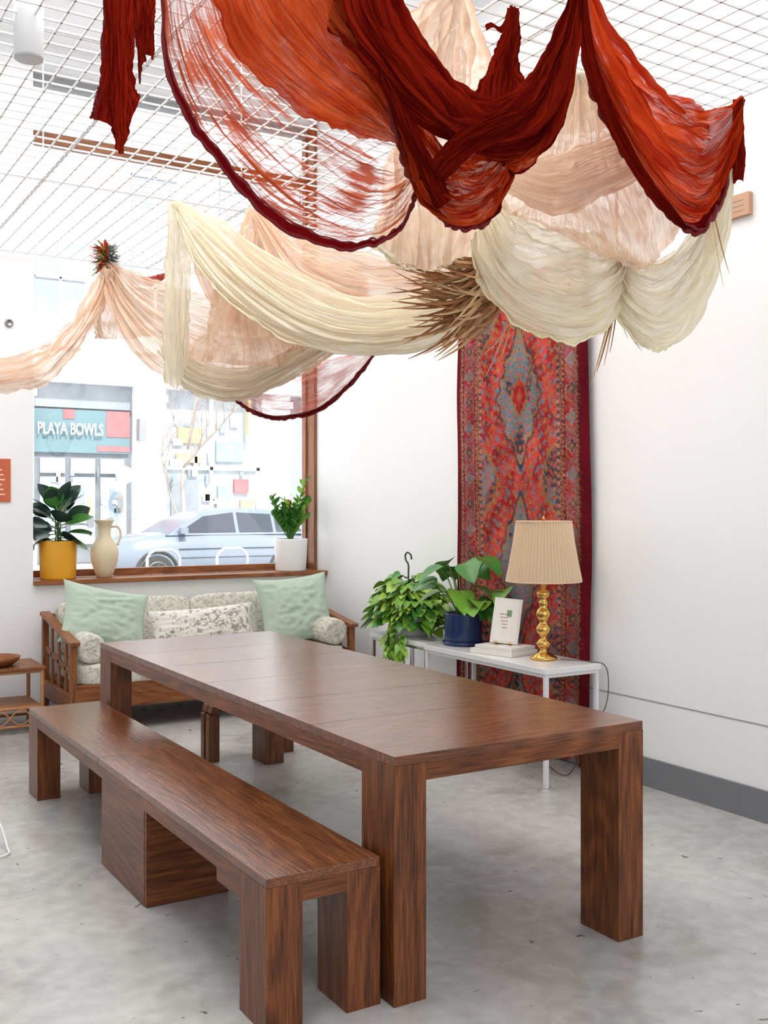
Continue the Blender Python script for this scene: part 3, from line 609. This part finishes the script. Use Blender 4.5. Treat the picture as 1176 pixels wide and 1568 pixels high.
def rbox(mb,x0,x1,y0,y1,z0,z1,mat,M=None):
    n=14;vs=[];fs=[]
    cx,cy,cz=(x0+x1)/2,(y0+y1)/2,(z0+z1)/2;a,b_,c=(x1-x0)/2,(y1-y0)/2,(z1-z0)/2
    def f(w,p): return math.copysign(abs(w)**p,w)
    p=.28
    for i in range(2*n+1):
        th=-math.pi/2+math.pi*i/(2*n)
        for j in range(4*n):
            ph=2*math.pi*j/(4*n)
            v=Vector((cx+a*f(math.cos(th),p)*f(math.cos(ph),p),cy+b_*f(math.cos(th),p)*f(math.sin(ph),p),cz+c*f(math.sin(th),p)))
            vs.append(M@v if M else v)
    w=4*n
    for i in range(2*n):
        for j in range(w):
            q=(j+1)%w;fs.append((i*w+j,i*w+q,(i+1)*w+q,(i+1)*w+j))
    mb.add(vs,fs,mat,True)
sofa=bpy.data.objects.new('sofa',None);sc.collection.objects.link(sofa)
mb=MB();A,B=1.82,3.93;Yf,Yb=6.95,7.76
for x in (A,B):
    mb.box(x-.022,x+.022,Yf,Yf+.055,0,.60,oz);mb.box(x-.022,x+.022,Yb-.05,Yb,0,.74,oz)
    mb.beam((x,Yf-.03,.61),(x,Yb+.0,.745),.07,.028,oy);mb.box(x-.02,x+.02,Yf+.05,Yb-.05,.15,.27,oy)
    for k in range(3):
        y=Yf+.2+k*.19;mb.beam((x,y,.26),(x,y,.62+(y-Yf)*.165),.018,.04,oz)
    mb.beam((x,Yf+.03,.40),(x,Yb-.03,.50),.018,.04,oy)
mb.box(A,B,Yf+.01,Yf+.04,.16,.33,ox);mb.box(A,B,Yb-.04,Yb-.01,.16,.30,ox);mb.box(A,B,Yb-.045,Yb-.01,.68,.74,ox)
mb.box(A+.02,B-.02,Yf+.04,Yb-.04,.27,.30,ox)
mb.build('frame',.006,sofa)
mb=MB();xm=(A+B)/2
rbox(mb,A+.03,xm,Yf+.0,Yb-.12,.31,.47,fab);rbox(mb,xm,B-.03,Yf+.0,Yb-.12,.31,.47,fab)
for (a,b_) in ((A+.06,xm),(xm,B-.06)):
    M=Matrix.Translation((0,7.52,.45))@Matrix.Rotation(math.radians(-12),4,'X')
    rbox(mb,a,b_,0,.15,0,.41,fab,M=M)
mb.build('seat_cushions',parent=sofa)
mb=MB()
for x in (A+.125,B-.125):
    M=Matrix.Rotation(math.radians(-90),4,'X')
    mb.lathe((x,Yf+.02,.565),[(.008,.012),(.02,.0),(.03,.012),(.06,.004),(.085,.004),(.098,.02),(.1,.05),(.1,.55),(.09,.58),(.03,.59)],fab,72,M,flute=.012,fn=18)
mb.build('bolsters',parent=sofa)
mb=MB();M=Matrix.Translation((2.13,7.31,.735))@Matrix.Rotation(math.radians(8),4,'Z')@Matrix.Rotation(math.radians(-22),4,'X')@Matrix.Rotation(math.radians(14),4,'Y')
pillow(mb,M,.64,.46,.18,mint,1,wr=.02);mb.build('throw_pillow')
mb=MB();M=Matrix.Translation((3.62,7.31,.72))@Matrix.Rotation(math.radians(-8),4,'Z')@Matrix.Rotation(math.radians(-18),4,'X')@Matrix.Rotation(math.radians(-5),4,'Y')
pillow(mb,M,.6,.54,.18,mint,4,wr=.02);mb.build('throw_pillow')
mb=MB();M=Matrix.Translation((2.86,7.31,.63))@Matrix.Rotation(math.radians(-16),4,'X')@Matrix.Rotation(math.radians(-2),4,'Y')
pillow(mb,M,.84,.30,.16,fab2,7);mb.build('lumbar_pillow')
# ------------------------------------------------------------ side table (rattan)
rat=plain('rattan',(.45,.20,.08),.5,var=.2,scale=30)
mb=MB();x0,x1,y0,y1,z=1.10,1.70,7.2,7.66,.44
mb.box(x0,x1,y0,y1,z-.02,z,oy)
for x in (x0+.02,x1-.02):
    for y in (y0+.02,y1-.02): mb.tube([(x,y,0),(x,y,z-.01)],.014,rat)
for zz in (.05,.17,z-.03):
    mb.tube([(x0+.02,y0+.02,zz),(x1-.02,y0+.02,zz),(x1-.02,y1-.02,zz),(x0+.02,y1-.02,zz),(x0+.02,y0+.02,zz)],.011,rat)
mb.box(x0+.02,x1-.02,y0+.02,y1-.02,.165,.178,rat)
for k in range(4):
    for ph in (0,math.pi):
        mb.tube([(x0+.02+k*.14+.14*t/12,y0+.015,.11+.05*math.cos(ph+math.pi*t/12)) for t in range(13)],.006,rat,6)
        mb.tube([(x1-.015,y0+.02+k*.105+.105*t/12,.11+.05*math.cos(ph+math.pi*t/12)) for t in range(13)],.006,rat,6)
mb.build('side_table',.002)
mb=MB();mb.lathe((1.42,7.38,.441),[(.06,0),(.10,.006),(.14,.04),(.15,.065),(.14,.065),(.125,.04),(.05,.015)],ox,36);mb.build('wooden_bowl')
mb=MB();om=plain('poster_orange',(.55,.12,.05),.6);pt=plain('poster_text',(.85,.6,.45),.6);mb.box(1.40,1.60,7.838,7.849,1.55,1.86,om)
for k in range(6): mb.box(1.44,1.56-.01*(k%3),7.836,7.838,1.60+.035*k,1.61+.035*k,pt)
mb.build('wall_poster')
mb=MB();mb.lathe((0,0,0),[(.01,0),(.028,0),(.03,.01),(.022,.02),(.018,.012)],plain('hook_gray',(.3,.3,.3),.3,metal=1),20,Matrix.Translation((1.59,7.848,2.84))@Matrix.Rotation(math.radians(90),4,'X'));mb.build('wall_hook')
mb=MB();mb.box(XR-.03,XR-.001,3.42,3.60,2.94,3.05,plain('sign_wood',(.55,.32,.2),.6))
for k in range(3): mb.box(XR-.032,XR-.03,3.45,3.57,2.965+.025*k,2.973+.025*k,ink)
mb.build('wall_sign',.002)
mb=MB();P=[S(-20,1240,4.8),S(0,1262,4.7),S(12,1300,4.6),S(14,1325,4.55),S(0,1335,4.5),S(-30,1330,4.5)]
for p_ in P: p_.z=max(.01,p_.z)
mb.tube([catmull(P,i/40) for i in range(41)],.004,plain('cord_white',(.8,.8,.8),.5));mb.build('power_cord')
# ------------------------------------------------------------ dried palm and flowers
straw=plain('dried_palm',(.32,.14,.055),.8,var=.4,scale=20);straw2=plain('dried_straw',(.58,.38,.20),.8,var=.3,scale=20)
rnd=random.Random(11)
mb=MB()
def blade(a,b,w,mat,sag=.03):
    a=Vector(a);b=Vector(b);n=8;vs=[];fs=[];d=(b-a).normalized();s_=d.cross(Vector((rnd.uniform(-.5,.5),-1,rnd.uniform(-.3,.3)))).normalized()
    for i in range(n+1):
        t=i/n;c=a.lerp(b,t)-Vector((0,0,sag*math.sin(t*math.pi)));ww=w*(1-t)**.6*(.5+min(.5,t*3))
        vs+=[c-s_*ww,c+s_*ww+Vector((0,.002,.002))]
    for i in range(n): fs.append((2*i,2*i+1,2*i+3,2*i+2))
    mb.add(vs,fs,mat,True)
org=(752,430)
for k in range(130):
    t=rnd.random();ang=math.radians(160+t*78);ln=rnd.uniform(60,170)*(1-.15*t)
    ox_,oy_=org[0]+rnd.uniform(-20,20),org[1]+rnd.uniform(-45,40)
    blade(S(ox_,oy_,4.22),S(ox_+ln*math.cos(ang),oy_-ln*math.sin(ang)*.95 ,4.05+rnd.uniform(-.15,.15)),.007,straw if k%3 else straw2)
for k in range(8):
    blade(S(760+rnd.uniform(0,50),470,4.2),S(730+rnd.uniform(0,100),520+rnd.uniform(0,60),4.2),.0025,straw2)
blade(S(725,330,4.2),S(745,460,4.15),.02,straw)
a_=S(745,400,4.25);mb.tube([a_,Vector((a_.x,a_.y,3.35))],.003,straw2,5)
mb.build('dried_palm_fronds')
mb=MB()
for (a,b) in (((940,480),(925,560)),((950,480),(962,520)),((935,480),(905,590)),((1090,330),(1108,440)),((945,478),(985,540))):
    blade(S(a[0],a[1],4.12),S(b[0],b[1],4.1),.004,straw2,.01)
    blade(S(a[0]+4,a[1],4.12),S(b[0]+9,b[1]-20,4.1),.004,straw,.01)
a_=S(945,478,4.13);mb.tube([a_,Vector((a_.x,a_.y,3.35))],.002,straw2,5)
mb.build('dried_grass')
mb=MB();fl=[plain('dried_gray',(.25,.24,.22),.9,var=.5),plain('petal_red',(.6,.05,.03),.8),plain('petal_yellow',(.6,.45,.1),.8),gM]
cc=S(164,396,7.1)
for k in range(420):
    v=Vector((rnd.gauss(0,1),rnd.gauss(0,1),rnd.gauss(0,1))).normalized();mt=fl[0]
    r_=.07
    if v.x<-.2: mt=fl[rnd.choice([1,1,2,3])];r_=.10
    mb.leaf(cc+v*.03+Vector((0,0,rnd.uniform(-.05,.05))),v,r_*rnd.uniform(.6,1.3),.016,mt,'ovate',.1,.1,None,4)
mb.tube([cc,cc+Vector((0,0,3.36-cc.z))],.004,gm)
mb.build('dried_flower_bunch')
# ------------------------------------------------------------ street
asph=plain('asphalt',(.45,.46,.48),.8,scale=3);side=plain('sidewalk_concrete',(.70,.70,.70),.8)
mb=MB();mb.box(-30,50,11.5,24,-.25,-.15,asph);mb.build('road')
mb=MB();mb.box(-30,50,8.31,11.5,-.25,-.05,side);mb.build('sidewalk')
mb=MB();mb.box(-30,50,24,29,-.25,-.03,side);mb.build('sidewalk')
bw=plain('facade_white',(.85,.86,.88),.7,var=.03);bw2=plain('facade_gray',(.62,.64,.67),.8,var=.06,scale=1);bg=plain('facade_glass',(.32,.36,.40),.2,var=.35,scale=1.2);bt=plain('shop_teal',(.15,.26,.30),.5);bd=plain('shop_dark',(.20,.22,.25),.4,var=.5,scale=3)
br=plain('shop_red',(.50,.16,.17),.5,var=.3,scale=4);bo=plain('shop_orange',(.66,.44,.26),.5,var=.3,scale=4);by_=plain('shop_yellow',(.64,.54,.30),.5,var=.3,scale=4);bb=plain('shop_blue',(.30,.42,.52),.4,var=.4,scale=4);bp_=plain('shop_pale',(.44,.50,.54),.3,var=.5,scale=2.5)
bld=bpy.data.objects.new('storefront_building',None);sc.collection.objects.link(bld)
mb=MB();Yf=28
mb.box(-10,60,Yf+.4,Yf+6,-.03,5.9,bw);mb.box(-10,60,Yf+.4,Yf+6,5.9,16,bw2)
for (a,b_) in ((-10,-2),(1.6,2.4),(5.4,6.3),(8.97,9.85),(12.8,13.7),(17,18),(22,23)):
    mb.box(a,b_,Yf,Yf+.4,-.03,4.9,bw);mb.box(a-.06,b_+.06,Yf-.08,Yf,-.03,.5,bw);mb.box(a-.06,b_+.06,Yf-.08,Yf,4.4,4.6,bw);mb.box(a+.15,b_-.15,Yf-.03,Yf,.8,4.2,bw)
mb.box(-10,60,Yf-.2,Yf+.4,4.8,5.7,bw);mb.box(-10,60,Yf-.3,Yf+.4,5.7,5.85,bw)
mb.box(6.3,8.97,Yf+.3,Yf+.4,0,4.8,bd);mb.box(6.35,8.9,Yf+.2,Yf+.3,2.95,4.1,bt);mb.box(6.3,8.97,Yf+.2,Yf+.3,4.15,4.8,bg)
mb.box(8.25,8.9,Yf+.18,Yf+.2,3.4,4.1,br);mb.box(7.1,7.4,Yf+.18,Yf+.2,3.85,4.1,br);mb.box(8.0,8.9,Yf+.18,Yf+.2,3.0,3.15,br)
for a in (6.5,7.3,8.1):
    mb.box(a,a+.65,Yf+.2,Yf+.3,.5,2.3,bp_);mb.box(a,a+.65,Yf+.2,Yf+.3,2.4,2.8,bp_)
    for q in range(3): mb.box(a+.05+.2*q,a+.18+.2*q,Yf+.17,Yf+.2,1.2+.2*((q*7+int(a))%3),1.5+.25*((q*5)%3),[bw,bb,bo][q])
mb.lathe((8.55,Yf-.5,2.1),[(.02,.0),(.18,.08),(.25,.25),(.18,.42),(.02,.5)],bw,20);mb.tube([(8.55,Yf-.5,-.03),(8.55,Yf-.5,2.2)],.04,bw)
mb.box(9.0,9.2,Yf-.35,Yf-.1,3.3,3.9,mgray);mb.box(9.08,9.12,Yf-.1,Yf,3.5,3.6,mgray)
mb.box(9.85,12.8,Yf+.3,Yf+.4,0,4.8,bp_)
for a in (9.85,11.25,12.7): mb.box(a,a+.1,Yf+.2,Yf+.3,0,4.8,bw)
mb.box(9.85,12.8,Yf+.2,Yf+.3,2.55,2.65,bw);mb.box(9.85,12.8,Yf+.2,Yf+.3,0,.5,bw)
mb.box(10.3,11.0,Yf+.22,Yf+.3,3.3,3.75,bo)
mb.box(10.25,11.0,Yf+.22,Yf+.3,2.75,3.0,by_);mb.box(11.45,12.3,Yf+.22,Yf+.3,2.8,3.4,bb);mb.box(10.1,10.9,Yf+.22,Yf+.3,1.0,2.2,bg);mb.box(11.5,11.9,Yf+.22,Yf+.3,1.3,2.1,bb);mb.box(12.3,12.4,Yf-.1,Yf+.1,3.6,4.6,by_);mb.box(12.0,12.45,Yf+.2,Yf+.28,1.9,2.3,br);mb.box(12.2,12.6,Yf+.2,Yf+.28,.4,1.7,bo)
for i in range(26):
    rr_=random.Random(i+50);a=9.95+rr_.random()*2.6;z0=.7+rr_.random()*3.3;w_=.08+.22*rr_.random();mb.box(a,a+w_,Yf+.21,Yf+.225,z0,z0+.08+.3*rr_.random(),rr_.choice([bw,bg,bb,bp_,bw,bg]))
for i in range(22):
    rr_=random.Random(i+90);a=6.5+rr_.random()*2.1;z0=.6+rr_.random()*1.9;w_=.05+.15*rr_.random();mb.box(a,a+w_,Yf+.16,Yf+.17,z0,z0+.06+.25*rr_.random(),rr_.choice([bw,bg,bb,bd,bd]))
mb.box(13.7,17,Yf+.3,Yf+.4,0,4.8,bg);mb.box(2.4,5.4,Yf+.3,Yf+.4,0,4.8,bp_)
for i in range(-2,12):
    for j in range(3):
        a=i*2.6+1.2;z0=6.6+j*3.1;mb.box(a,a+1.3,Yf+.3,Yf+.4,z0,z0+2.0,bg);mb.box(a-.1,a+1.4,Yf+.25,Yf+.4,z0-.15,z0,bw);mb.box(a+.62,a+.68,Yf+.25,Yf+.4,z0,z0+2,bw);mb.box(a,a+1.3,Yf+.25,Yf+.4,z0+.97,z0+1.03,bw)
mb.build('facade',parent=bld)
cu=bpy.data.curves.new('sign_txt','FONT');cu.body='PLAYA BOWLS';cu.extrude=.02;cu.offset=.01
to=bpy.data.objects.new('tmp_txt',cu);sc.collection.objects.link(to);bpy.context.view_layer.update()
dg=bpy.context.evaluated_depsgraph_get();me=bpy.data.meshes.new_from_object(to.evaluated_get(dg));bpy.data.objects.remove(to)
xs=[v.co.x for v in me.vertices];ysx=[v.co.y for v in me.vertices];mx0,mx1,my0,my1=min(xs),max(xs),min(ysx),max(ysx)
for v in me.vertices:
    x,y,z=v.co;v.co=(6.42+(x-mx0)/(mx1-mx0)*1.72,Yf+.1-z,3.42+(y-my0)/(my1-my0)*.32)
me.materials.clear();me.materials.append(bw);so=bpy.data.objects.new('sign_letters',me);sc.collection.objects.link(so);so.parent=bld
def car(cx,cy,z0):
    mb=MB();paint=plain('car_silver_blue',(.26,.31,.38),.2,metal=.3,var=.02);gls=plain('car_glass',(.06,.07,.09),.05);tyre=plain('tyre',(.05,.05,.05),.8);rim=plain('rim',(.6,.6,.62),.3,metal=.8)
    st=[(-2.3,.55,.78,.70),(-2.2,.35,.95,.82),(-1.7,.28,1.05,.9),(-1.15,.26,1.10,.92),(-.4,.26,1.12,.93),(.5,.26,1.12,.93),(1.3,.26,1.10,.92),(1.9,.3,1.06,.9),(2.2,.38,1.0,.84),(2.3,.6,.85,.74)]
    vs=[];fs=[];n=12
    for (x,zb,zt,hw) in st:
        pr=[(-hw*.85,zb),(-hw,zb+.12),(-hw*1.02,(zb+zt)/2),(-hw*.96,zt-.06),(-hw*.85,zt),(-hw*.3,zt+.03),(hw*.3,zt+.03),(hw*.85,zt),(hw*.96,zt-.06),(hw*1.02,(zb+zt)/2),(hw,zb+.12),(hw*.85,zb)]
        vs+=[Vector((cx+x,cy+y,z0+z)) for y,z in pr]
    for i in range(len(st)-1):
        for k in range(n): q=(k+1)%n;fs.append((i*n+k,i*n+q,(i+1)*n+q,(i+1)*n+k))
    fs.append(tuple(range(n)));fs.append(tuple(reversed(range((len(st)-1)*n,len(st)*n))))
    mb.add(vs,fs,paint,True)
    gh=[(-1.25,1.08,.86),(-.85,1.33,.77),(-.45,1.52,.68),(-.1,1.60,.64),(.7,1.62,.64),(1.35,1.56,.64),(1.75,1.35,.74),(2.05,1.08,.82)]
    vs=[];fs=[]
    for (x,z,hw) in gh: vs+=[Vector((cx+x,cy-hw,z0+z)),Vector((cx+x,cy+hw,z0+z))]
    m_=len(gh)
    for i in range(m_-1): fs.append((2*i,2*i+1,2*i+3,2*i+2))
    mb.add(vs,fs,paint,True)
    for sg in (-1,1):
        poly=[(x,z) for x,z,h in gh];hwf=lambda z:.88-(z-1.08)*.44
        vs=[Vector((cx+x,cy+sg*hwf(z),z0+z)) for x,z in poly];mb.add(vs,[tuple(range(m_)) if sg<0 else tuple(reversed(range(m_)))],paint)
        for (a,b,c,d) in (((-1.0,1.13),(-.42,1.46),(.25,1.54),(.25,1.13)),((.33,1.13),(.33,1.54),(1.1,1.5),(1.1,1.13)),((1.18,1.13),(1.18,1.49),(1.35,1.47),(1.8,1.14))):
            vs=[Vector((cx+x,cy+sg*(hwf(z)+.012),z0+z)) for x,z in (a,b,c,d)];mb.add(vs,[(0,1,2,3)],gls)
    for x in (-1.45,1.42):
        for sg in (-1,1):
            M=Matrix.Translation((cx+x,cy+sg*.86,z0+.345))@Matrix.Rotation(math.radians(90),4,'X')
            mb.lathe((0,0,0),[(.2,-.11),(.33,-.11),(.345,-.06),(.345,.06),(.33,.11),(.2,.11)],tyre,36,M)
            mb.lathe((0,0,0),[(.02,-.125),(.06,-.12),(.2,-.1),(.22,-.115),(.22,.115),(.2,.1),(.02,.12)],rim,30,M)
            pts=[(cx+x+.42*math.cos(t*math.pi/12),cy+sg*.93,z0+.34+.42*math.sin(t*math.pi/12)) for t in range(13)]
            mb.tube(pts,.035,dark,6)
    mb.box(cx-2.32,cx-2.22,cy-.75,cy-.4,z0+.72,z0+.84,wpot);mb.box(cx-1.0,cx-.85,cy-1.05,cy-.9,z0+1.12,z0+1.24,paint)
    for z_ in (.62,.80): mb.box(cx-1.0,cx+1.9,cy-.955,cy-.93,z0+z_,z0+z_+.012,dark)
    mb.build('parked_car')
car(8.35,21,-.149)
bark=plain('bark_pale',(.45,.40,.36),.9)
mb=MB();rnd=random.Random(5)
def branch(p,d,L,r,depth):
    pts=[p];q=p.copy();dd=d.copy()
    for i in range(6):
        dd=(dd+Vector((rnd.uniform(-.18,.18),rnd.uniform(-.18,.18),.05))).normalized();q=q+dd*L/6;pts.append(q.copy())
    mb.tube(pts,r,bark,5,lambda t:1-.6*t)
    if depth>0:
        for k in range(5):
            b0=pts[rnd.randint(2,6)];nd=(dd+Vector((rnd.uniform(-1,1),rnd.uniform(-1,1),rnd.uniform(0,.8)))).normalized();branch(b0,nd,L*.62,r*.45,depth-1)
branch(Vector((9.2,25,-.03)),Vector((0,0,1)),3.2,.08,4)
mb.build('street_tree')
mb=MB();rk=plain('rack_steel',(.55,.56,.58),.3,metal=.8)
for k in range(4):
    x=5.0+k*1.1;pts=[(x,15,-.15),(x,15,.75),(x+.05,15,.83),(x+.12,15,.87),(x+.38,15,.87),(x+.45,15,.83),(x+.5,15,.75),(x+.5,15,-.15)]
    mb.tube(pts,.025,rk)
mb.build('bicycle_rack')
# ------------------------------------------------------------ lights & world
w=bpy.data.worlds.new('World');sc.world=w;w.use_nodes=True;bgn=w.node_tree.nodes['Background'];bgn.inputs[0].default_value=(.95,.975,1,1);bgn.inputs[1].default_value=1.8
sl=bpy.data.lights.new('sun','SUN');sl.energy=4.6;sl.angle=math.radians(3);sl.color=(1,.96,.9);so=bpy.data.objects.new('sun',sl);so.rotation_euler=(math.radians(42),0,0);sc.collection.objects.link(so)
def area(name,loc,rot,sx,sy,e,col=(1,1,1)):
    l=bpy.data.lights.new(name,'AREA');l.shape='RECTANGLE';l.size=sx;l.size_y=sy;l.energy=e;l.color=col
    o=bpy.data.objects.new(name,l);o.location=loc;o.rotation_euler=rot;sc.collection.objects.link(o)
area('added_ceiling_fill',(1.5,4.8,4.85),(0,0,0),3.5,4,185,(1,.985,.96))  # soft fill added under the ceiling to brighten the room, no fixture modelled
area('added_ceiling_fill',(0.5,-.5,4.85),(0,0,0),3,3,50,(1,.985,.96))  # weaker added fill above the camera end of the room
# ------------------------------------------------------------ camera
cam=bpy.data.cameras.new('Camera');co=bpy.data.objects.new('Camera',cam);sc.collection.objects.link(co)
co.location=(0,0,CH);co.rotation_euler=(math.radians(90),0,-YAW)
cam.sensor_fit='VERTICAL';cam.sensor_height=36;cam.lens=36*1600/1568;cam.shift_y=-9/1568;cam.clip_start=.05;cam.clip_end=200
sc.camera=co
